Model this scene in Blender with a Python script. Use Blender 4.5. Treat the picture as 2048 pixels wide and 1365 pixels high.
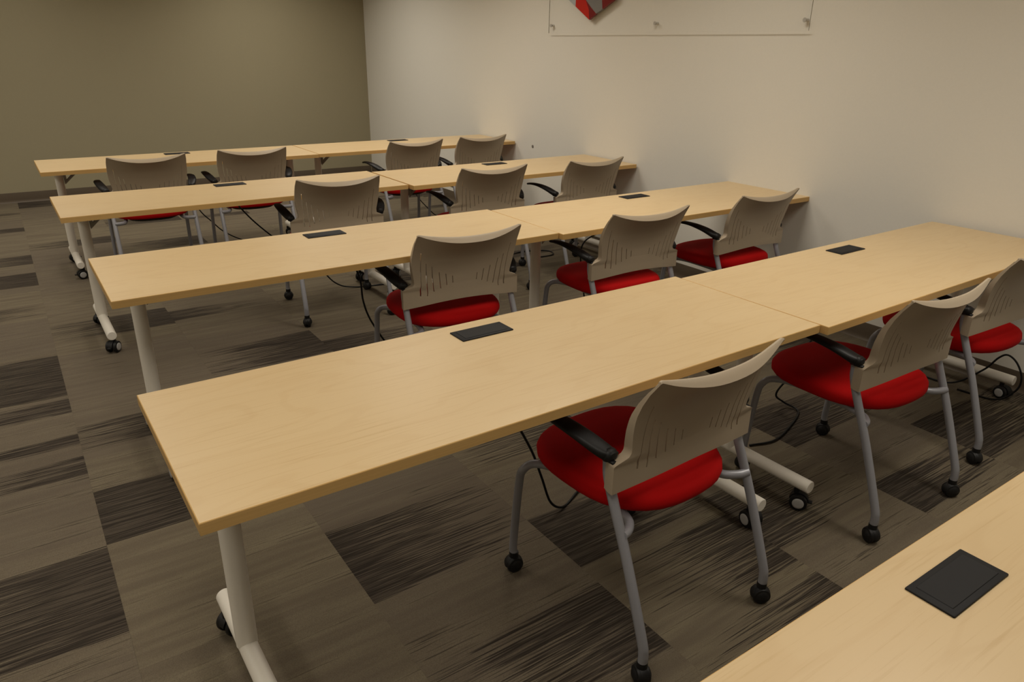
import bpy, bmesh, math, random
import numpy as np
from mathutils import Vector, Matrix, Quaternion

for o in list(bpy.data.objects):
    bpy.data.objects.remove(o, do_unlink=True)
scene = bpy.context.scene
C = scene.collection
random.seed(7)
PI = math.pi

# ------------------------------------------------------------------ camera
cam_d = bpy.data.cameras.new('camera')
cam_d.sensor_fit = 'HORIZONTAL'
cam_d.sensor_width = 36.0
cam_d.lens = 36.0 * 1450.8 / 2048.0
cam_d.clip_start = 0.05
cam = bpy.data.objects.new('camera', cam_d)
C.objects.link(cam)
_r = Vector((0.82537982, -0.56435436, 0.01588421))
_u = Vector((0.19946426, 0.31780994, 0.92693627))
_f = Vector((0.52816869, 0.76190616, -0.37488244))
cam.matrix_world = Matrix(((_r.x, _u.x, -_f.x, -0.0409),
                           (_r.y, _u.y, -_f.y, -1.9024),
                           (_r.z, _u.z, -_f.z, 1.5229),
                           (0, 0, 0, 1)))
scene.camera = cam

# ------------------------------------------------------------------ world, lights, exposure
world = bpy.data.worlds.new('world')
scene.world = world
world.use_nodes = True
world.node_tree.nodes['Background'].inputs[0].default_value = (0.9, 0.85, 0.75, 1)
world.node_tree.nodes['Background'].inputs[1].default_value = 0.02

ROOM_L, ROOM_R, ROOM_F, ROOM_B, ROOM_H = -3.69, 3.836, -5.0, 6.903, 2.75
LIGHT_COL = (1.0, 0.935, 0.82)
LIGHTS = [(x, y, 12.4 * wx * wy) for x, wx in ((-2.4, 1.05), (0.1, 0.72), (2.45, 1.10)) for y, wy in ((-3.6, 0.45), (-1.3, 0.9), (1.0, 0.9), (3.3, 0.95), (5.5, 1.15))]
for lx, ly, lw in LIGHTS:
    ld = bpy.data.lights.new('ceiling_panel', 'AREA')
    ld.shape = 'RECTANGLE'
    ld.size, ld.size_y = 0.6, 1.2
    ld.energy = lw
    ld.spread = math.radians(142)
    ld.color = LIGHT_COL
    lo = bpy.data.objects.new('ceiling_panel', ld)
    lo.location = (lx, ly, ROOM_H - 0.03)
    C.objects.link(lo)

vs = scene.view_settings
vs.view_transform = 'Standard'
vs.look = 'None'
vs.gamma = 1.0
vs.use_curve_mapping = False
vs.exposure = 0.60

# ------------------------------------------------------------------ materials
def lin(r, g, b):
    f = lambda c: (c / 255 / 12.92) if c / 255 <= 0.04045 else ((c / 255 + 0.055) / 1.055) ** 2.4
    return (f(r), f(g), f(b), 1.0)

class NT:
    def __init__(self, name):
        self.m = bpy.data.materials.new(name)
        self.m.use_nodes = True
        self.t = self.m.node_tree
        self.b = self.t.nodes['Principled BSDF']
    def n(self, typ, **kw):
        nd = self.t.nodes.new(typ)
        for k, v in kw.items():
            setattr(nd, k, v)
        return nd
    def l(self, a, b):
        self.t.links.new(a, b)
    def val(self, sock, v):
        if isinstance(v, bpy.types.NodeSocket):
            self.l(v, sock)
        else:
            sock.default_value = v
    def math(self, op, a, b=None, c=None, clamp=False):
        nd = self.n('ShaderNodeMath', operation=op, use_clamp=clamp)
        self.val(nd.inputs[0], a)
        if b is not None: self.val(nd.inputs[1], b)
        if c is not None: self.val(nd.inputs[2], c)
        return nd.outputs[0]
    def smooth(self, v, lo, hi):
        nd = self.n('ShaderNodeMapRange', interpolation_type='SMOOTHSTEP')
        self.val(nd.inputs['Value'], v)
        self.val(nd.inputs['From Min'], lo)
        self.val(nd.inputs['From Max'], hi)
        return nd.outputs[0]
    def comb(self, x, y, z):
        nd = self.n('ShaderNodeCombineXYZ')
        for i, v in enumerate((x, y, z)):
            self.val(nd.inputs[i], v)
        return nd.outputs[0]
    def sep(self, v):
        nd = self.n('ShaderNodeSeparateXYZ')
        self.l(v, nd.inputs[0])
        return nd.outputs
    def noise(self, vec, scale=1.0, detail=2.0, rough=0.5):
        nd = self.n('ShaderNodeTexNoise')
        self.l(vec, nd.inputs['Vector'])
        nd.inputs['Scale'].default_value = scale
        nd.inputs['Detail'].default_value = detail
        nd.inputs['Roughness'].default_value = rough
        return nd.outputs['Fac']
    def mix(self, f, a, b):
        nd = self.n('ShaderNodeMix', data_type='RGBA')
        self.val(nd.inputs[0], f)
        self.val(nd.inputs[6], a)
        self.val(nd.inputs[7], b)
        return nd.outputs[2]
    def set(self, col=None, rough=0.5, metal=0.0, spec=0.5):
        if col is not None: self.val(self.b.inputs['Base Color'], col)
        self.val(self.b.inputs['Roughness'], rough)
        self.b.inputs['Metallic'].default_value = metal
        self.b.inputs['Specular IOR Level'].default_value = spec
        return self
    def bump(self, h, strength=0.2, dist=0.002):
        nd = self.n('ShaderNodeBump')
        nd.inputs['Strength'].default_value = strength
        nd.inputs['Distance'].default_value = dist
        self.l(h, nd.inputs['Height'])
        self.l(nd.outputs[0], self.b.inputs['Normal'])
    def obj(self):
        return self.n('ShaderNodeTexCoord').outputs['Object']
    def rand(self):
        return self.n('ShaderNodeObjectInfo').outputs['Random']

def speckle(name, col, var=0.08, scale=60, rough=0.5, metal=0.0, spec=0.4, bump=0.0, bdist=0.001):
    n = NT(name)
    v = n.obj()
    f = n.noise(v, scale, 3, 0.6)
    c2 = tuple(c * (1 - var * 2) for c in col[:3]) + (1,)
    c1 = tuple(min(1, c * (1 + var)) for c in col[:3]) + (1,)
    n.set(n.mix(f, c2, c1), rough, metal, spec)
    if bump: n.bump(f, bump, bdist)
    return n.m

M = {}
M['wall_white'] = speckle('white_wall_paint', lin(228, 224, 214), 0.015, 90, 0.75, spec=0.2, bump=0.25, bdist=0.0008)
M['wall_olive'] = speckle('olive_wall_paint', lin(159, 150, 124), 0.02, 90, 0.75, spec=0.2, bump=0.25, bdist=0.0008)
M['ceiling'] = speckle('ceiling_tile', lin(225, 222, 214), 0.02, 120, 0.9, spec=0.1)
M['baseboard'] = speckle('brown_vinyl_base', lin(92, 80, 66), 0.04, 40, 0.5, spec=0.3)
M['shell'] = speckle('beige_plastic', lin(175, 159, 137), 0.015, 300, 0.42, spec=0.35, bump=0.12, bdist=0.0004)
M['red'] = speckle('red_fabric', lin(180, 8, 8), 0.12, 500, 0.85, spec=0.15, bump=0.35, bdist=0.0006)
M['black'] = speckle('black_plastic', lin(24, 23, 23), 0.05, 200, 0.5, spec=0.3)
M['box_black'] = speckle('black_power_box', lin(28, 27, 28), 0.04, 200, 0.6, spec=0.22)
M['cord'] = speckle('black_rubber', lin(20, 19, 18), 0.05, 100, 0.5, spec=0.3)
M['silver'] = speckle('silver_grey_paint', lin(150, 150, 156), 0.03, 150, 0.35, metal=0.15, spec=0.5)
M['white_metal'] = speckle('white_powder_coat', lin(236, 230, 218), 0.015, 200, 0.38, spec=0.4)
M['bracket'] = speckle('grey_bracket_paint', lin(150, 146, 138), 0.03, 120, 0.45, spec=0.4)
M['hub'] = speckle('grey_hub_plastic', lin(176, 174, 172), 0.03, 200, 0.4, spec=0.4)
M['chrome'] = speckle('brushed_steel', lin(205, 202, 196), 0.03, 200, 0.3, metal=0.4)
M['sign_red'] = speckle('red_enamel', lin(190, 38, 26), 0.03, 120, 0.4, spec=0.4)
M['sign_dred'] = speckle('dark_red_enamel', lin(120, 30, 30), 0.03, 120, 0.4, spec=0.4)
M['sign_lgrey'] = speckle('light_grey_enamel', lin(178, 180, 182), 0.03, 120, 0.4, spec=0.4)
M['sign_grey'] = speckle('grey_enamel', lin(128, 126, 124), 0.03, 120, 0.4, spec=0.4)
M['scuff'] = speckle('grey_screw', lin(130, 124, 116), 0.1, 200, 0.5)

def make_wood():
    n = NT('maple_laminate')
    x, y, z = n.sep(n.obj())
    r = n.math('MULTIPLY', n.rand(), 37.0)
    fine = n.noise(n.comb(n.math('MULTIPLY', x, 5.0), n.math('MULTIPLY', y, 160.0), r), 1.0, 3, 0.6)
    # cathedral figure: warped rings stretched along the board
    w = n.noise(n.comb(n.math('MULTIPLY', x, 1.1), n.math('MULTIPLY', y, 4.5), r), 1.0, 2, 0.5)
    ring = n.math('SINE', n.math('MULTIPLY', n.math('ADD', w, n.math('MULTIPLY', y, 0.5)), 70.0))
    ring = n.smooth(ring, 0.55, 1.0)
    broad = n.noise(n.comb(n.math('MULTIPLY', x, 0.8), n.math('MULTIPLY', y, 6.0), r), 1.0, 2, 0.5)
    base = n.mix(broad, lin(204, 176, 132), lin(212, 187, 145))
    c = n.mix(n.math('MULTIPLY', n.smooth(fine, 0.52, 0.75), 0.35), base, lin(182, 148, 98))
    c = n.mix(n.math('MULTIPLY', ring, 0.10), c, lin(180, 142, 92))
    n.set(c, 0.36, 0.0, 0.5)
    return n.m
M['wood'] = make_wood()
def make_band():
    n = NT('maple_edge_band')
    x, y, z = n.sep(n.obj())
    fine = n.noise(n.comb(n.math('MULTIPLY', x, 4.0), n.math('MULTIPLY', y, 4.0), n.math('MULTIPLY', z, 400.0)), 1.0, 2)
    n.set(n.mix(fine, lin(196, 156, 96), lin(214, 176, 114)), 0.45, 0, 0.35)
    return n.m
M['edge'] = make_band()

def make_carpet(plain=False):
    n = NT('striped_carpet' if not plain else 'plain_carpet')
    x, y, z = n.sep(n.obj())
    rnd = n.rand()
    r = n.math('MULTIPLY', rnd, 91.0)
    lines = n.noise(n.comb(n.math('MULTIPLY', x, 5.0), n.math('MULTIPLY', y, 230.0), r), 1.0, 2, 0.55)
    soft = n.noise(n.comb(n.math('MULTIPLY', x, 1.6), n.math('MULTIPLY', y, 24.0), r), 1.0, 2, 0.5)
    pile = n.noise(n.comb(n.math('MULTIPLY', x, 420.0), n.math('MULTIPLY', y, 420.0), r), 1.0, 1, 0.5)
    tint = n.mix(n.smooth(soft, 0.3, 0.7), lin(101, 91, 76), lin(118, 108, 89))
    tint = n.mix(n.math('MULTIPLY', n.math('FRACT', n.math('MULTIPLY', rnd, 13.7)), 0.55), tint, lin(97, 87, 77))
    dark_c = n.mix(n.smooth(lines, 0.44, 0.60), lin(41, 36, 32), lin(76, 68, 59))
    # thin scattered dark lines everywhere
    thin = n.smooth(lines, 0.55, 0.63)
    thin = n.math('MULTIPLY', thin, n.smooth(soft, 0.50, 0.64))
    c = n.mix(n.math('MULTIPLY', thin, 0.75), tint, lin(56, 49, 42))
    if not plain:
        rag = n.noise(n.comb(n.math('MULTIPLY', x, 3.0), n.math('MULTIPLY', y, 190.0), n.math('ADD', r, 7.0)), 1.0, 2, 0.6)
        for nm in ('band_a', 'band_b'):
            at = n.n('ShaderNodeAttribute', attribute_type='OBJECT', attribute_name=nm)
            y0, y1, sd = n.sep(at.outputs['Vector'])
            my = n.math('MULTIPLY', n.smooth(y, n.math('SUBTRACT', y0, 0.030), n.math('ADD', y0, 0.022)), n.math('SUBTRACT', 1.0, n.smooth(y, n.math('SUBTRACT', y1, 0.022), n.math('ADD', y1, 0.030))))
            side = n.math('SIGN', sd)
            stren = n.math('ABSOLUTE', sd)
            t = n.math('MULTIPLY', n.math('MULTIPLY', x, side), 3.28)      # -1..1, solid at +1
            reach = n.math('SUBTRACT', n.math('MULTIPLY', stren, 2.0), 1.0)  # strength 0..1
            v = n.math('ADD', n.math('ADD', t, reach), n.math('MULTIPLY', n.math('SUBTRACT', rag, 0.5), 7.0))
            v = n.math('SUBTRACT', v, n.math('MULTIPLY', n.math('SUBTRACT', 1.0, my), 3.4))
            mx = n.smooth(v, -0.2, 0.3)
            c = n.mix(n.math('MULTIPLY', mx, 0.94), c, dark_c)
    c = n.mix(n.math('MULTIPLY', n.smooth(pile, 0.35, 0.75), 0.30), c, lin(56, 49, 42))
    n.set(c, 0.95, 0.0, 0.08)
    n.bump(pile, 0.5, 0.002)
    return n.m
M['carpet'] = make_carpet()
M['carpet_plain'] = make_carpet(True)

def make_acrylic():
    n = NT('clear_acrylic')
    tr = n.n('ShaderNodeBsdfTransparent')
    tr.inputs[0].default_value = (1, 1, 1, 1)
    gl = n.n('ShaderNodeBsdfGlossy')
    gl.inputs['Roughness'].default_value = 0.04
    fr = n.n('ShaderNodeFresnel')
    fr.inputs[0].default_value = 1.06
    mx = n.n('ShaderNodeMixShader')
    n.l(fr.outputs[0], mx.inputs[0]); n.l(tr.outputs[0], mx.inputs[1]); n.l(gl.outputs[0], mx.inputs[2])
    n.l(mx.outputs[0], n.t.nodes['Material Output'].inputs['Surface'])
    return n.m
M['acrylic'] = make_acrylic()

# ------------------------------------------------------------------ mesh helpers
def new_obj(name, me, mat=None, parent=None, loc=(0, 0, 0), rot=(0, 0, 0)):
    o = bpy.data.objects.new(name, me)
    C.objects.link(o)
    if mat is not None and me is not None and len(me.materials) == 0:
        me.materials.append(mat)
    if parent is not None: o.parent = parent
    o.location = loc
    o.rotation_euler = rot
    return o

def finish(bm, name, sharp=35, smooth=True):
    bmesh.ops.recalc_face_normals(bm, faces=bm.faces[:])
    me = bpy.data.meshes.new(name)
    bm.to_mesh(me)
    bm.free()
    if smooth:
        for p in me.polygons: p.use_smooth = True
        me.set_sharp_from_angle(angle=math.radians(sharp))
    return me

def add_box(bm, x0, x1, y0, y1, z0, z1, bevel=0.0, seg=2):
    r = bmesh.ops.create_cube(bm, size=1.0)
    vs_ = r['verts']
    for v in vs_:
        v.co = Vector(((x0 + x1) / 2 + v.co.x * (x1 - x0), (y0 + y1) / 2 + v.co.y * (y1 - y0), (z0 + z1) / 2 + v.co.z * (z1 - z0)))
    if bevel > 0:
        es = list({e for v in vs_ for e in v.link_edges})
        bmesh.ops.bevel(bm, geom=es, offset=bevel, segments=seg, affect='EDGES', profile=0.5)

def box_mesh(name, *a, **k):
    bm = bmesh.new()
    add_box(bm, *a, **k)
    return finish(bm, name)

def catmull(pts, n=6):
    P = [Vector(p) for p in pts]
    P = [P[0] * 2 - P[1]] + P + [P[-1] * 2 - P[-2]]
    out = []
    for i in range(1, len(P) - 2):
        for k in range(n):
            t = k / n
            a, b, c, d = P[i - 1], P[i], P[i + 1], P[i + 2]
            out.append(0.5 * ((2 * b) + (c - a) * t + (2 * a - 5 * b + 4 * c - d) * t * t + (3 * b - a - 3 * c + d) * t ** 3))
    out.append(P[-2].copy())
    return out

def add_tube(bm, path, rad, seg=12, sx=1.0, cap=True):
    """path: list of Vectors; rad: number or list; sx: squash across the first frame axis"""
    n = len(path)
    rads = rad if isinstance(rad, (list, tuple)) else [rad] * n
    t0 = (path[1] - path[0]).normalized()
    up = Vector((0, 0, 1)) if abs(t0.z) < 0.9 else Vector((1, 0, 0))
    nv = t0.cross(up).normalized()
    rings = []
    tp = t0
    for i in range(n):
        t = (path[min(i + 1, n - 1)] - path[max(i - 1, 0)]).normalized()
        q = tp.rotation_difference(t)
        nv = (q @ nv).normalized()
        tp = t
        bv = t.cross(nv).normalized()
        rings.append([bm.verts.new(path[i] + (nv * math.cos(a) * sx + bv * math.sin(a)) * rads[i]) for a in [2 * PI * k / seg for k in range(seg)]])
    for i in range(n - 1):
        for k in range(seg):
            bm.faces.new((rings[i][k], rings[i][(k + 1) % seg], rings[i + 1][(k + 1) % seg], rings[i + 1][k]))
    if cap:
        bm.faces.new(rings[0][::-1])
        bm.faces.new(rings[-1])

def tube_mesh(name, pts, rad, seg=12, sub=6, sx=1.0):
    bm = bmesh.new()
    path = catmull(pts, sub) if sub else [Vector(p) for p in pts]
    add_tube(bm, path, rad, seg, sx)
    return finish(bm, name, 50)

def add_lathe(bm, prof, seg=20, axis='Z', centre=(0, 0, 0)):
    """prof: list of (radius, height) closed at the ends by caps"""
    c = Vector(centre)
    rings = []
    for r, h in prof:
        ring = []
        for k in range(seg):
            a = 2 * PI * k / seg
            p = Vector((r * math.cos(a), r * math.sin(a), h))
            if axis == 'X': p = Vector((p.z, p.x, p.y))
            if axis == 'Y': p = Vector((p.y, p.z, p.x))
            ring.append(bm.verts.new(p + c))
        rings.append(ring)
    for i in range(len(rings) - 1):
        for k in range(seg):
            bm.faces.new((rings[i][k], rings[i][(k + 1) % seg], rings[i + 1][(k + 1) % seg], rings[i + 1][k]))
    bm.faces.new(rings[0][::-1])
    bm.faces.new(rings[-1])

def add_prism(bm, poly, axis, d0, d1):
    """extrude a 2-D polygon along axis between d0 and d1"""
    def mk(p, d):
        a, b = p
        return {'X': (d, a, b), 'Y': (a, d, b), 'Z': (a, b, d)}[axis]
    A = [bm.verts.new(mk(p, d0)) for p in poly]
    B = [bm.verts.new(mk(p, d1)) for p in poly]
    n = len(poly)
    bm.faces.new(A[::-1]); bm.faces.new(B)
    for i in range(n):
        bm.faces.new((A[i], A[(i + 1) % n], B[(i + 1) % n], B[i]))

def tag(o, label=None, cat=None, group=None, kind=None):
    if label: o['label'] = label
    if cat: o['category'] = cat
    if group: o['group'] = group
    if kind: o['kind'] = kind
    return o

def empty(name, loc=(0, 0, 0), rz=0):
    o = bpy.data.objects.new(name, None)
    C.objects.link(o)
    o.empty_display_size = 0.1
    o.location = loc
    o.rotation_euler = (0, 0, rz)
    return o

def copy_tree(o, parent=None):
    c = o.copy()
    C.objects.link(c)
    c.parent = parent
    for ch in list(o.children):
        copy_tree(ch, c)
    return c

# ------------------------------------------------------------------ room shell
def slab(name, *a, mat=None):
    o = new_obj(name, box_mesh(name, *a), mat)
    o['kind'] = 'structure'
    return o
T = 0.12
floor = slab('floor', ROOM_L - T, ROOM_R + T, ROOM_F - T, ROOM_B + T, -0.12, -0.006, mat=M['carpet_plain'])
ceil_o = slab('ceiling', ROOM_L - T, ROOM_R + T, ROOM_F - T, ROOM_B + T, ROOM_H, ROOM_H + 0.1, mat=M['ceiling'])
slab('wall_right', ROOM_R, ROOM_R + T, ROOM_F - T, ROOM_B + T, -0.006, ROOM_H, mat=M['wall_white'])
slab('wall_back', ROOM_L - T, ROOM_R, ROOM_B, ROOM_B + T, -0.006, ROOM_H, mat=M['wall_olive'])
slab('wall_left', ROOM_L - T, ROOM_L, ROOM_F - T, ROOM_B, -0.006, ROOM_H, mat=M['wall_white'])
slab('wall_front', ROOM_L, ROOM_R, ROOM_F - T, ROOM_F, -0.006, ROOM_H, mat=M['wall_olive'])

def baseboard(name, poly_axis, pos, sgn, a0, a1):
    # coved vinyl base: profile swept along the wall
    prof = [(0, 0.0005), (0.016, 0.0005), (0.012, 0.004), (0.006, 0.014), (0.0045, 0.03), (0.0045, 0.096), (0.003, 0.1), (0, 0.1)]
    bm = bmesh.new()
    if poly_axis == 'X':
        add_prism(bm, [(pos + sgn * d, z) for d, z in prof], 'X', a0, a1)
    else:
        add_prism(bm, [(pos + sgn * d, z) for d, z in prof], 'Y', a0, a1)
    o = new_obj(name, finish(bm, name), M['baseboard'])
    o['kind'] = 'structure'
baseboard('baseboard_back', 'X', ROOM_B, -1, ROOM_L, ROOM_R - 0.0165)
baseboard('baseboard_right', 'Y', ROOM_R, -1, ROOM_F, ROOM_B)

# carpet tiles: children of the floor, one object each, columns 0.6125 m wide
PX, X0 = 0.6125, -0.015
col_off = {-1: -0.11, 0: 0.43, 1: -0.30, 2: -0.51, 3: -0.22, 4: -0.05}
tile_cache = {}
def tile_mesh(w, h):
    k = (round(w, 3), round(h, 3))
    if k not in tile_cache:
        tile_cache[k] = box_mesh('carpet_tile', -w / 2, w / 2, -h / 2, h / 2, -0.006, 0.0)
        tile_cache[k].materials.append(M['carpet'])
    return tile_cache[k]
# dark bands read off the floor: column, y range, solid side (-1 left / +1 right) * reach
BANDS = [(-1, 3.71, 4.05, 1.0), (-1, 1.737, 2.284, 1.0), (-1, 2.98, 3.25, -.62), (-1, 1.21, 1.30, .8), (-1, -0.02, 0.42, .85), (-1, 0.93, 1.1, .4),
         (-1, 1.53, 1.70, .55), (-1, 4.3, 4.6, .55),
         (0, 4.5, 4.95, .85), (0, 2.47, 2.79, .80), (0, 1.113, 1.378, .88), (0, 0.43, 0.787, -1.0), (0, 3.3, 3.42, .4),
         (1, 1.58, 1.944, .72), (1, -0.295, 0.104, -.62), (1, -0.90, -0.59, .66), (1, 3.1, 3.5, .8), (1, 2.5, 2.7, -.45), (1, 0.5, 0.8, .8), (1, 4.3, 4.7, .7),
         (2, -0.502, -0.209, -.85), (2, -0.87, -0.55, .40), (2, 0.15, 0.45, .6), (2, 1.4, 1.75, -.8), (2, -1.05, -0.92, .40),
         (3, -0.80, -0.45, -.45), (3, -0.2, 0.2, .8), (3, 1.1, 1.4, .7), (3, 2.5, 2.9, .8),
         (4, -0.95, -0.74, -.75), (4, -0.4, -0.1, -.85), (4, 0.9, 1.1, -.6), (4, 2.2, 2.6, .9)]
rt = random.Random(11)
for k in range(-6, 7):
    xa = max(ROOM_L, X0 + k * PX)
    xb = min(ROOM_R, X0 + (k + 1) * PX)
    if xb - xa < 0.02: continue
    off = col_off.get(k, rt.uniform(0, PX))
    y = off - math.ceil((off - ROOM_F) / PX) * PX
    while y < ROOM_B - 0.01:
        ya, yb = max(ROOM_F, y), min(ROOM_B, y + PX)
        y += PX
        if yb - ya < 0.02: continue
        cx, cy = (xa + xb) / 2, (ya + yb) / 2
        o = new_obj('carpet_tile', tile_mesh(xb - xa - 0.0003, yb - ya - 0.0003), None, floor, (cx, cy, 0))
        bands = [b for b in BANDS if b[0] == k and ya - 0.02 <= (b[1] + b[2]) / 2 <= yb]
        explicit = k in col_off and -1.2 < cy < 5.2
        L_ = [(b[1] - cy, b[2] - cy, b[3]) for b in bands][:2]
        if not explicit:
            if rt.random() < 0.6:
                a = rt.uniform(-0.3, 0.05)
                L_.append((a, a + rt.uniform(0.12, 0.38), rt.choice((-1, 1)) * rt.uniform(0.45, 0.95)))
        while len(L_) < 2:
            L_.append((9.0, 9.1, 0.5))
        o['band_a'], o['band_b'] = [float(v) for v in L_[0]], [float(v) for v in L_[1]]

# ------------------------------------------------------------------ tables
TL, TW, TH, TT = 1.8436, 0.61, 0.737, 0.0265
def caster_wheel_mesh(R_, w, name):
    bm = bmesh.new()
    e = w * (0.42 if R_ < 0.03 else 0.28)
    add_lathe(bm, [(R_ * 0.55, -w / 2), (R_ - e, -w / 2), (R_ - e * 0.3, -w / 2 + e * 0.3), (R_, -w / 2 + e), (R_, w / 2 - e), (R_ - e * 0.3, w / 2 - e * 0.3), (R_ - e, w / 2), (R_ * 0.55, w / 2)], 24, 'X')
    return finish(bm, name)
TWM = caster_wheel_mesh(0.031, 0.017, 'table_wheel')
def hub_mesh():
    bm = bmesh.new()
    add_lathe(bm, [(0.020, 0), (0.020, 0.0015), (0.018, 0.003), (0.012, 0.0035)], 24, 'X')
    return finish(bm, 'table_hub')
HUBM = hub_mesh()
def table_caster_body():
    bm = bmesh.new()
    # bridge between the wheels, swivel stem, side guard ring with pedal tab
    add_tube(bm, [Vector((-0.026, 0, 0.031)), Vector((0.026, 0, 0.031))], 0.007, 10)
    prof = []
    for i in range(13):
        a = math.radians(10 + 160 * i / 12)
        prof.append((0.0335 * math.cos(a), 0.031 + 0.0335 * math.sin(a)))
    for i in range(12, -1, -1):
        a = math.radians(10 + 160 * i / 12)
        prof.append((0.026 * math.cos(a), 0.031 + 0.026 * math.sin(a)))
    add_prism(bm, prof, 'X', -0.0105, 0.0105)
    add_tube(bm, [Vector((0, 0.012, 0.06)), Vector((0, 0.012, 0.078))], 0.010, 14)
    add_box(bm, -0.010, 0.010, -0.046, -0.028, 0.030, 0.036, 0.002)
    return finish(bm, 'table_caster')
TCM = table_caster_body()
def make_table():
    root = empty('training_table')
    hx, hy = TL / 2, TW / 2
    b = 0.002
    zt, zb = TH, TH - TT
    new_obj('tabletop', box_mesh('tabletop', -hx + b, hx - b, -hy + b, hy - b, zb, zt), M['wood'], root)
    # edge band: ring with a small rounding on the upper arris
    bm = bmesh.new()
    loops = []
    for (d, z) in ((b, zb), (0, zb), (0, zt - 0.0022), (0.0007, zt - 0.0007), (b, zt)):
        loops.append([bm.verts.new(p) for p in ((-hx + d, -hy + d, z), (hx - d, -hy + d, z), (hx - d, hy - d, z), (-hx + d, hy - d, z))])
    for i in range(len(loops)):
        A, B = loops[i], loops[(i + 1) % len(loops)]
        for k in range(4):
            bm.faces.new((A[k], A[(k + 1) % 4], B[(k + 1) % 4], B[k]))
    new_obj('edge_band', finish(bm, 'edge_band', 60, smooth=False), M['edge'], root)
    # power box let into the top near the back edge
    py = hy - 0.094
    bm = bmesh.new()
    add_box(bm, -0.0885, 0.0885, -0.039, 0.039, -0.001, 0.004, 0.0025, 2)
    add_box(bm, -0.078, 0.078, -0.031, 0.031, -0.075, -0.001)
    pb = new_obj('power_box', finish(bm, 'power_box'), M['box_black'], root, (0, py, zt))
    bm = bmesh.new()
    add_box(bm, -0.074, 0.074, -0.029, 0.029, 0.003, 0.0050, 0.0008, 1)
    new_obj('flap', finish(bm, 'flap'), M['box_black'], pb)
    # legs
    cy = hy - 0.245
    legm = tube_mesh('leg_column', [(0, 0, 0.105), (0, 0, zb - 0.006)], 0.0265, 24, 0)
    bm = bmesh.new()
    r_, y0, y1 = 0.0235, -0.345, 0.215
    add_lathe(bm, [(r_ * 0.9, y0), (r_, y0 + 0.0025), (r_, y1 - 0.0025), (r_ * 0.9, y1)], 24, 'Y', (0, 0, 0.100))
    footm = finish(bm, 'leg_foot')
    for s in (-1, 1):
        lx = s * (hx - 0.115)
        leg = new_obj('leg_column', legm, M['white_metal'], root, (lx, cy, 0))
        foot = new_obj('leg_foot', footm, M['white_metal'], root, (lx, cy, 0))
        # bracket: plate under the top and open triangular gusset pointing inward
        bm = bmesh.new()
        i = -s
        xs = lambda v: i * v
        add_box(bm, min(xs(-0.06), xs(0.16)), max(xs(-0.06), xs(0.16)), -0.06, 0.06, zb - 0.006, zb - 0.0005, 0.001, 1)
        add_box(bm, -0.034, 0.034, -0.034, 0.034, zb - 0.045, zb - 0.006, 0.004, 2)
        for yy in (-0.016, 0.012):
            pts = [(0.026, zb - 0.006), (0.150, zb - 0.006), (0.150, zb - 0.020), (0.050, zb - 0.105), (0.026, zb - 0.115)]
            inn = [(0.040, zb - 0.022), (0.112, zb - 0.022), (0.044, zb - 0.085)]
            # outer quad strips around a triangular hole
            o_ = [(0.026, zb - 0.006), (0.150, zb - 0.006), (0.030, zb - 0.115)]
            for k in range(3):
                q = [o_[k], o_[(k + 1) % 3], inn[(k + 1) % 3], inn[k]]
                if s > 0: q = [(-a, c_) for a, c_ in q]
                add_prism(bm, q, 'Y', yy, yy + 0.004)
        br = new_obj('bracket', finish(bm, 'bracket'), M['bracket'], root, (lx, cy, 0))
        bm = bmesh.new()
        add_lathe(bm, [(0.006, -0.02), (0.011, -0.017), (0.012, 0), (0.011, 0.017), (0.006, 0.02)], 14, 'Y', (xs(0.135), 0, zb - 0.034))
        new_obj('release_knob', finish(bm, 'release_knob'), M['black'], br)
        for e, yy in ((0, y0 + 0.035), (1, y1 - 0.035)):
            ang = {(-1, 0): -0.9, (-1, 1): 2.3, (1, 0): -0.35, (1, 1): 2.0}[(s, e)]
            ca = new_obj('caster', TCM, M['black'], root, (lx, cy + yy, 0), (0, 0, ang))
            for q in (-1, 1):
                new_obj('wheel', TWM, M['black'], ca, (q * 0.0195, 0, 0.031))
                new_obj('hub_cap', HUBM, M['hub'], ca, (q * 0.0280, 0, 0.031), (0, 0, 0 if q > 0 else PI))
    return root

# back-left corner, yaw for each table (aisle half A, wall half B of rows 2..5; row 1 nearest)
TABLES = {
 '1A': (0.167, -1.447, 0.0),
 '2A': (0.10870716, -0.11120774, 0.00799709), '2B': (1.9535, -0.12322155, 0.0125),
 '3A': (0.15189032, 1.27935267, 0.00225132), '3B': (1.9995, 1.25272707, -0.00319585),
 '4A': (0.12178699, 2.74017224, 0.00431166), '4B': (1.9775, 2.69456591, 0.00295954),
 '5A': (0.13069039, 4.27445911, 0.00386600), '5B': (1.9813, 4.29, 0.00115207)}
ROWN = {'5': 'first', '4': 'second', '3': 'third', '2': 'fourth', '1': 'fifth'}
t_labels = {}
for k in TABLES:
    half = 'aisle' if k[1] == 'A' else 'white-wall'
    t_labels[k] = 'maple-top training table, %s half of the %s row from the olive wall' % (half, ROWN[k[0]])
t_labels['1A'] = 'maple-top training table with no chairs in view, fifth row from the olive wall'
proto_t = make_table()
first = True
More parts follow.
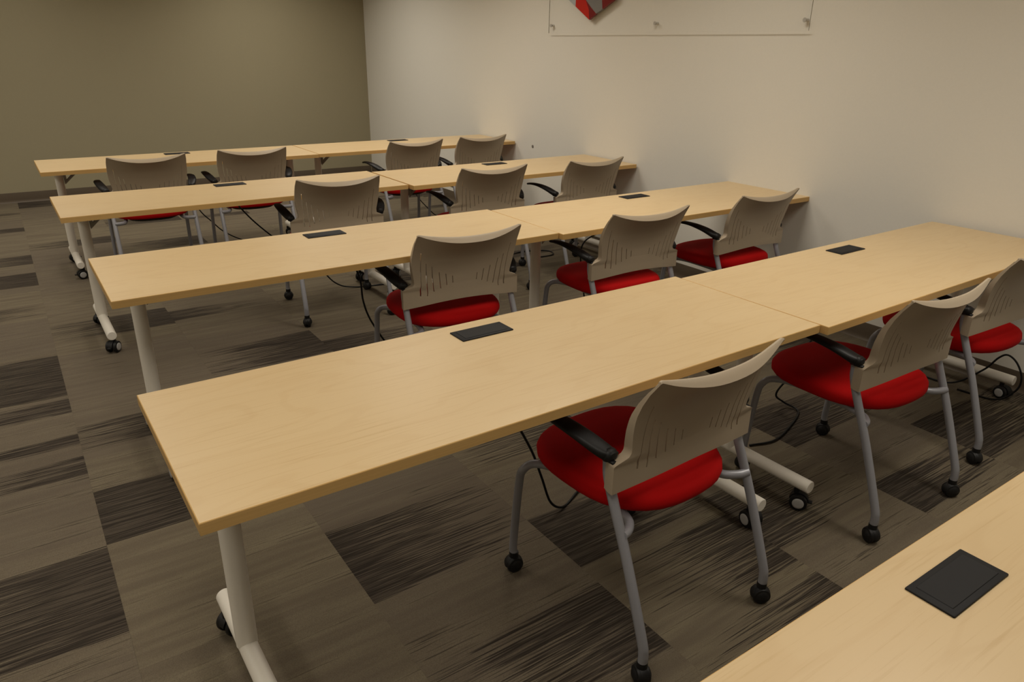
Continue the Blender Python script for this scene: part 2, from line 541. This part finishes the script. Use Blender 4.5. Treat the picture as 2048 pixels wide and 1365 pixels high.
for k, (tx, ty, tz) in TABLES.items():
    o = proto_t if first else copy_tree(proto_t)
    first = False
    e = Vector((math.cos(tz), math.sin(tz), 0)); nn = Vector((math.sin(tz), -math.cos(tz), 0))
    o.location = Vector((tx, ty, 0)) + e * TL / 2 + nn * TW / 2
    o.rotation_euler = (0, 0, tz)
    tag(o, t_labels[k], 'table', 'training tables in rows')
    for ch in o.children:                                     # casters swivel freely
        if ch.name.startswith('caster'):
            ch.rotation_euler.z = (0.05 if k == '3A' and ch.location.x < 0 else 0.52 if k == '2B' and ch.location.x < 0 and ch.location.y < -.2 else ch.rotation_euler.z + random.uniform(-.5, .5) * (k != '2A' and k != '2B'))

# ------------------------------------------------------------------ chairs
def shell_mesh():
    # rows: (z at centre, z at edge, y at centre, y at edge, half width)
    def interp(z, tab):
        for (a, va), (b_, vb) in zip(tab, tab[1:]):
            if z <= b_:
                t = (z - a) / (b_ - a)
                return va + (vb - va) * max(0, t)
        return tab[-1][1]
    yc = [(.52, -.152), (.56, -.150), (.60, -.150), (.64, -.154), (.68, -.164), (.72, -.182), (.75, -.204), (.775, -.229), (.792, -.251)]
    ye = [(.50, -.127), (.58, -.127), (.60, -.136), (.64, -.141), (.68, -.148), (.72, -.157), (.76, -.171), (.80, -.191), (.845, -.2195)]
    hw = [(.50, .272), (.584, .272), (.590, .268), (.596, .250), (.603, .231), (.614, .224), (.64, .229), (.68, .237), (.72, .241), (.80, .240), (.845, .235)]
    slots = [(.78, .558, .735), (.68, .554, .695), (.58, .570, .682), (.46, .581, .655), (.345, .592, .645), (.23, .600, .632)]
    sw = 0.0017 / 0.245
    us = {0.0, 0.12, .29, .40, .52, .63, .73, .83, .87, .90, .925, .945, .955, .965, .982, 1.0}
    for u, *_ in slots: us |= {u - sw, u + sw}
    us = sorted(us)
    us = [-u for u in us[:0:-1]] + us
    tz = {.515, .525, .535, .72, .75, .765, .78, .792, .576, .584, .588, .592, .596, .6035, .607, .612, .622, .664, .708}
    for _, a, b_ in slots: tz |= {a, b_}
    tz = sorted(tz)
    zlo, zhi = tz[0], tz[-1]
    V, rowsz = [], []
    for z in tz:
        t = (z - zlo) / (zhi - zlo)
        row = []
        for u in us:
            a = abs(u)
            # vertical remap: bottom edge bows up in the middle, top corners rise
            k_top = max(0, (t - .35) / .65) ** 1.5
            k_bot = max(0, (.25 - t) / .25)
            zz = z + 0.050 * k_top * a ** 2.2 + k_bot * (0.012 * (1 - a * a) - 0.013 * a * a + (0.004 * max(0, (a - .95) / .05) ** 2))
            w = interp(zz if a > .9 else z, hw)
            ss = interp(min(z, .792), yc)
            es = interp(zz, ye)
            A_ = min(1.0, a / .955)
            fl = max(0.0, (a - .955) / .045)                # returned side flange
            y = ss + (es - ss) * A_ ** 2.4
            y += fl * (0.034 if z < .594 else 0.024 * (1 - k_top) + 0.004)
            zz -= 0.007 * max(0, (A_ - .93) / .07) ** 2 * max(0, (t - .7) / .3)
            win = min(1, max(0, (z - .53) / .04)) * min(1, max(0, (.79 - z) / .05))
            x = A_ * .245 + (w - .245) * max(0, (A_ - .80) / .20) - 0.14 * (.64 - z) * math.sin(PI * A_) * win
            if z < .594: x -= 0.006 * fl ** 2
            x = math.copysign(x, u) if u else 0.0
            row.append(Vector((x, y, zz)))
        V.append(row)
    # lip: two extra rows curling up and forward from the rear edge
    top = V[-1]
    for dy, dz in ((0.008, 0.0105), (0.0165, 0.0205), (0.0195, 0.0225)):
        V.append([p + Vector((0, dy * (1 - abs(u) ** 2.2), dz * (1 - abs(u) ** 2.2) + 0.0005)) for p, u in zip(top, us)])
    nr, nc = len(V), len(us)
    # holes
    hole = set()
    for j in range(nc - 1):
        um = abs((us[j] + us[j + 1]) / 2)
        for (u, a, b_) in slots:
            if abs(um - u) < sw:
                for i in range(len(tz) - 1):
                    zm = (tz[i] + tz[i + 1]) / 2
                    if a < zm < b_: hole.add((i, j))
    # offset surface toward the sitter
    G = np.array([[list(p) for p in r] for r in V])
    du = np.gradient(G, axis=1); dv = np.gradient(G, axis=0)
    N = np.cross(du, dv)
    N /= np.linalg.norm(N, axis=2, keepdims=True) + 1e-12
    if N[nr // 2, nc // 2, 1] < 0: N = -N
    # at the lip keep the thickness pointing forward/down
    TH_ = 0.0075
    F_ = G + N * TH_
    for i in range(nr - 4, nr):
        for j in range(nc):
            F_[i, j] = G[i, j] + np.array([0, 0.006, -0.003 if i < nr - 1 else -0.0008])
    bm = bmesh.new()
    A = [[bm.verts.new(G[i, j]) for j in range(nc)] for i in range(nr)]
    B = [[bm.verts.new(F_[i, j]) for j in range(nc)] for i in range(nr)]
    solid = lambda i, j: 0 <= i < nr - 1 and 0 <= j < nc - 1 and (i, j) not in hole
    for i in range(nr - 1):
        for j in range(nc - 1):
            if (i, j) in hole: continue
            bm.faces.new((A[i][j], A[i][j + 1], A[i + 1][j + 1], A[i + 1][j]))
            bm.faces.new((B[i][j], B[i + 1][j], B[i + 1][j + 1], B[i][j + 1]))
            if not solid(i - 1, j): bm.faces.new((A[i][j], B[i][j], B[i][j + 1], A[i][j + 1]))
            if not solid(i + 1, j): bm.faces.new((A[i + 1][j], A[i + 1][j + 1], B[i + 1][j + 1], B[i + 1][j]))
            if not solid(i, j - 1): bm.faces.new((A[i][j], A[i + 1][j], B[i + 1][j], B[i][j]))
            if not solid(i, j + 1): bm.faces.new((A[i][j + 1], B[i][j + 1], B[i + 1][j + 1], A[i + 1][j + 1]))
    for v in [v for v in bm.verts if not v.link_faces]: bm.verts.remove(v)
    return finish(bm, 'backrest', 38)

def seat_mesh():
    bm = bmesh.new()
    n = 40
    def ring(k, z):
        out = []
        for i in range(n):
            a = 2 * PI * i / n
            ca, sa = math.cos(a), math.sin(a)
            e = 2.6 if sa < 0 else 3.0
            r = (abs(ca) ** e + abs(sa) ** e) ** (-1 / e)
            dip = 0.010 * max(0, 1 - k) * 0
            out.append(bm.verts.new((0.240 * k * r * ca, 0.072 + 0.246 * k * r * sa, z + dip)))
        return out
    prof = [(.90, .408), (.965, .411), (.992, .420), (1.0, .432), (.992, .444), (.968, .454), (.92, .460), (.82, .464), (.6, .465), (.3, .463)]
    R_ = [ring(k, z) for k, z in prof]
    for a, b_ in zip(R_, R_[1:]):
        for i in range(n):
            bm.faces.new((a[i], a[(i + 1) % n], b_[(i + 1) % n], b_[i]))
    bm.faces.new(R_[0][::-1])
    bm.faces.new(R_[-1])
    return finish(bm, 'seat', 60)

def pan_mesh():
    bm = bmesh.new()
    n = 32
    def ring(k, z):
        out = []
        for i in range(n):
            a = 2 * PI * i / n
            ca, sa = math.cos(a), math.sin(a)
            r = (abs(ca) ** 2.8 + abs(sa) ** 2.8) ** (-1 / 2.8)
            out.append(bm.verts.new((0.243 * k * r * ca, 0.068 + 0.252 * k * r * sa, z)))
        return out
    R_ = [ring(.50, .378), (ring(.62, .381)), ring(.70, .392), ring(.71, .4085)]
    for a, b_ in zip(R_, R_[1:]):
        for i in range(n):
            bm.faces.new((a[i], a[(i + 1) % n], b_[(i + 1) % n], b_[i]))
    bm.faces.new(R_[0][::-1]); bm.faces.new(R_[-1])
    return finish(bm, 'seat_pan', 40)

def arm_mesh(s):
    bm = bmesh.new()
    # tapered blade sweeping up and forward from the shoulder of the backrest
    pts = catmull([(s * .258, -.108, .599), (s * .268, -.085, .609), (s * .284, -.028, .630), (s * .293, .050, .642), (s * .292, .130, .640), (s * .284, .195, .630)], 6)
    n = len(pts)
    rings = []
    for i, p in enumerate(pts):
        t = i / (n - 1)
        w = 0.016 + 0.011 * math.sin(PI * min(1, t * 1.05) ** 0.8)      # half width (x)
        h = 0.017 - 0.010 * min(1, t * 1.6)                            # half thickness
        if i == n - 1: w, h = w * 0.75, h * 0.5
        tang = (pts[min(i + 1, n - 1)] - pts[max(i - 1, 0)]).normalized()
        side = Vector((1, 0, 0))
        upv = side.cross(tang).normalized()
        ring = []
        for k in range(14):
            a = 2 * PI * k / 14
            ca, sa = math.cos(a), math.sin(a)
            e = 0.7
            ring.append(bm.verts.new(p + side * w * math.copysign(abs(ca) ** e, ca) + upv * h * math.copysign(abs(sa) ** e, sa)))
        rings.append(ring)
    for a, b_ in zip(rings, rings[1:]):
        for k in range(14):
            bm.faces.new((a[k], a[(k + 1) % 14], b_[(k + 1) % 14], b_[k]))
    bm.faces.new(rings[0][::-1]); bm.faces.new(rings[-1])
    # knuckle that clamps on the shoulder of the band
    add_lathe(bm, [(0.006, -.019), (0.014, -.016), (0.0175, -.007), (0.0175, .007), (0.014, .016), (0.006, .019)], 18, 'X', (s * .262, -.098, .603))
    add_box(bm, s * .258 - .012, s * .258 + .012, -.122, -.076, .585, .593, .002, 1)
    return finish(bm, 'armrest', 50)

CWM = caster_wheel_mesh(0.0270, 0.018, 'chair_wheel')
def chair_caster_body():
    bm = bmesh.new()
    # hood: half cylinder shell over the wheels with domed flanks
    rows = []
    for i in range(6):
        el = math.radians(-8 + 98 * i / 6)
        rows.append([bm.verts.new((0.0262 * math.cos(el) * math.cos(a), 0.0295 * math.cos(el) * math.sin(a), 0.027 + 0.0295 * math.sin(el))) for a in [2 * PI * k / 20 for k in range(20)]])
    for a_, b_ in zip(rows, rows[1:]):
        for k in range(20):
            bm.faces.new((a_[k], a_[(k + 1) % 20], b_[(k + 1) % 20], b_[k]))
    bm.faces.new(rows[-1])
    inner = [bm.verts.new((v.co.x * .9, v.co.y * .9, v.co.z)) for v in rows[0]]
    for k in range(20):
        bm.faces.new((rows[0][k], inner[k], inner[(k + 1) % 20], rows[0][(k + 1) % 20]))
    bm.faces.new(inner)
    add_tube(bm, [Vector((-0.020, 0, 0.027)), Vector((0.020, 0, 0.027))], 0.005, 10)
    add_tube(bm, [Vector((0, 0, 0.052)), Vector((0, 0, 0.070))], 0.0145, 14)
    return finish(bm, 'chair_caster')
CCM = chair_caster_body()

def make_chair():
    root = empty('nesting_chair')
    new_obj('backrest', shell_mesh(), M['shell'], root)
    new_obj('seat', seat_mesh(), M['red'], root)
    new_obj('seat_pan', pan_mesh(), M['black'], root)
    for s in (-1, 1):
        new_obj('armrest', arm_mesh(s), M['black'], root)
        rear = tube_mesh('rear_leg', [(s * .252, -.086, .580), (s * .252, -.098, .515), (s * .253, -.176, .335), (s * .254, -.250, .140), (s * .254, -.262, .095), (s * .254, -.262, .060)], 0.0135, 14)
        new_obj('rear_leg', rear, M['silver'], root)
        front = tube_mesh('front_leg', [(s * .257, .280, .060), (s * .257, .283, .105), (s * .254, .266, .320), (s * .251, .250, .380), (s * .222, .226, .400), (s * .188, .150, .401), (s * .176, .0, .396),
                                        (s * .178, -.070, .392), (s * .192, -.118, .390), (s * .222, -.146, .392), (s * .254, -.158, .395)], 0.0125, 14)
        new_obj('front_leg', front, M['silver'], root)
        for yy, xx, ang in ((-.262, .254, .7 * s + .3), (.280, .257, -.5 * s + .9)):
            ca = new_obj('caster', CCM, M['black'], root, (s * xx, yy, 0), (0, 0, ang))
            for q in (-1, 1):
                new_obj('wheel', CWM, M['black'], ca, (q * 0.0103, 0, 0.027))
    return root

CHAIRS = {'2a': (1.295, -.662, .046), '2b': (2.370, -.676, -.019), '2c': (3.205, -.631, -.053),
          '3a': (1.485, .792, -.078), '3b': (2.413, .706, -.042), '3c': (3.293, .719, 0.0),
          '4a': (1.512, 2.236, -.133), '4b': (2.503, 2.175, -.068), '4c': (3.282, 2.121, -.002),
          '5a': (.739, 3.644, -.037), '5b': (1.437, 3.684, -.060), '5c': (2.680, 3.604, .010), '5d': (3.322, 3.643, .04)}
NTH = {1: 'nearest', 2: 'second from', 3: 'third from', 4: 'fourth from'}
COUNT = {'2': 3, '3': 3, '4': 3, '5': 4}
proto_c = make_chair()
first = True
for k, (cx, cy, cz) in CHAIRS.items():
    o = proto_c if first else copy_tree(proto_c)
    first = False
    o.location = (cx, cy, 0)
    o.rotation_euler = (0, 0, cz)
    pos = COUNT[k[0]] - 'abcd'.index(k[1])
    tag(o, 'beige-backed chair %s the white wall, at %s table row from olive wall' % (NTH[pos], ROWN[k[0]]), 'chair', 'nesting chairs at the tables')

# ------------------------------------------------------------------ power cords
CORDS = [
 ('aisle half of the fourth row from the olive wall', [(1.03, -.205, .66), (1.10, -.215, .50), (1.20, -.23, .30), (1.245, -.235, .18), (1.29, -.235, .06), (1.36, -.22, .006), (1.45, -.18, .006), (1.60, -.10, .006), (1.8, .0, .006)]),
 ('white-wall half of the fourth row from the olive wall', [(2.88, -.215, .66), (2.80, -.21, .45), (2.66, -.20, .22), (2.62, -.16, .10), (2.70, -.15, .03), (2.72, -.22, .006), (2.56, -.29, .006), (2.40, -.33, .006), (2.28, -.30, .006)]),
 ('aisle half of the third row from the olive wall', [(1.07, 1.185, .66), (1.17, 1.17, .62), (1.21, 1.15, .52), (1.22, 1.15, .41), (1.25, 1.15, .31), (1.32, 1.15, .18), (1.40, 1.17, .05), (1.52, 1.22, .006), (1.75, 1.3, .006)]),
 ('white-wall half of the third row from the olive wall', [(2.92, 1.16, .66), (2.85, 1.18, .57), (2.70, 1.20, .54), (2.60, 1.22, .47), (2.66, 1.27, .25), (2.75, 1.32, .05), (2.9, 1.4, .006), (3.2, 1.45, .006)]),
 ('aisle half of the second row from the olive wall', [(1.04, 2.645, .66), (1.16, 2.64, .50), (1.32, 2.62, .34), (1.50, 2.60, .20), (1.62, 2.58, .05), (1.75, 2.55, .006), (2.0, 2.5, .006)]),
 ('white-wall half of the second row from the olive wall', [(2.90, 2.60, .66), (2.80, 2.60, .35), (2.86, 2.60, .10), (3.0, 2.66, .006), (3.25, 2.72, .006), (3.44, 2.64, .006), (3.40, 2.52, .006), (3.22, 2.52, .006)]),
 ('aisle half of the first row from the olive wall', [(1.05, 4.18, .66), (1.08, 4.13, .48), (1.14, 4.10, .31), (1.22, 4.10, .21), (1.29, 4.10, .13), (1.41, 4.10, .05), (1.55, 4.12, .006), (1.9, 4.2, .006)]),
 ('white-wall half of the first row from the olive wall', [(2.90, 4.20, .66), (2.94, 4.13, .45), (3.02, 4.10, .26), (3.13, 4.10, .13), (3.25, 4.12, .03), (3.4, 4.15, .006), (3.6, 4.2, .006)]),
]
for nm, pts in CORDS:
    o = new_obj('power_cord', tube_mesh('power_cord', pts, 0.0045, 8, 8), M['cord'])
    tag(o, 'black power cord hanging under the %s' % nm, 'cord', 'power cords under the tables')
loop = new_obj('power_cord', tube_mesh('power_cord', [(3.60, -.30, .006), (3.612, -.46, .02), (3.62, -.575, .13), (3.62, -.625, .212), (3.62, -.66, .238), (3.62, -.705, .212), (3.622, -.738, .148), (3.622, -.728, .08), (3.612, -.66, .012), (3.59, -.5, .006)], 0.0045, 8, 8), M['cord'])
tag(loop, 'black cord looping up from the floor beside the white wall, fourth row', 'cord', 'power cords under the tables')

# ------------------------------------------------------------------ acrylic sign on the white wall
SX = ROOM_R - 0.022
sign = empty('wall_sign', (ROOM_R, 2.0, 1.64))
tag(sign, 'clear acrylic sign panel with a red and grey emblem on the white wall', 'sign')
def spart(name, me, mat, parent=sign):
    o = new_obj(name, me, mat, parent)
    o.location = (-sign.location.x, -sign.location.y, -sign.location.z)
    return o
pm = box_mesh('panel', SX - 0.006, SX, 0.80, 3.205, 1.638, 2.45)
pm.materials.append(M['acrylic'])
pm.materials.append(speckle('acrylic_edge', lin(150, 146, 130), 0.03, 80, 0.3, spec=0.5))
for p in pm.polygons:
    if abs(p.normal.x) < 0.5: p.material_index = 1
spart('panel', pm, None)
for yy in (0.832, 2.003, 3.172):
    for zz in (1.694, 2.395):
        bm = bmesh.new()
        add_lathe(bm, [(0.011, SX - 0.012), (0.0125, SX - 0.010), (0.0125, SX - 0.0062)], 18, 'X', (0, yy, zz))
        add_lathe(bm, [(0.009, SX + 0.0002), (0.009, ROOM_R - 0.0003)], 18, 'X', (0, yy, zz))
        spart('standoff', finish(bm, 'standoff'), M['chrome'])
# emblem: raised facets that meet in a downward point (y grows toward the back of the room)
EM = [('sign_lgrey', [(2.955, 1.882), (2.848, 1.823), (2.848, 2.05), (2.955, 2.05)]),
      ('sign_red', [(2.848, 1.823), (2.679, 1.727), (2.690, 1.80), (2.735, 1.87), (2.70, 2.05), (2.848, 2.05)]),
      ('sign_dred', [(2.679, 1.727), (2.604, 1.768), (2.665, 1.812), (2.735, 1.87), (2.690, 1.80)]),
      ('sign_grey', [(2.604, 1.768), (2.535, 1.797), (2.545, 1.86), (2.62, 2.05), (2.70, 2.05), (2.735, 1.87), (2.665, 1.812)]),
      ('sign_dred', [(2.535, 1.797), (2.403, 1.858), (2.403, 2.05), (2.62, 2.05), (2.545, 1.86)])]
for mt, poly in EM:
    bm = bmesh.new()
    add_prism(bm, poly, 'X', SX - 0.026, SX - 0.0062)
    spart('emblem_facet', finish(bm, 'emblem_facet', smooth=False), M[mt])

bm = bmesh.new()
add_lathe(bm, [(0.006, -0.006), (0.012, -0.004), (0.013, -0.0003)], 14, 'X', (ROOM_R, 3.42, 0.72))
scr = new_obj('wall_screw', finish(bm, 'wall_screw'), M['scuff'])
tag(scr, 'small grey screw head in the white wall between the two farthest table rows', 'screw')
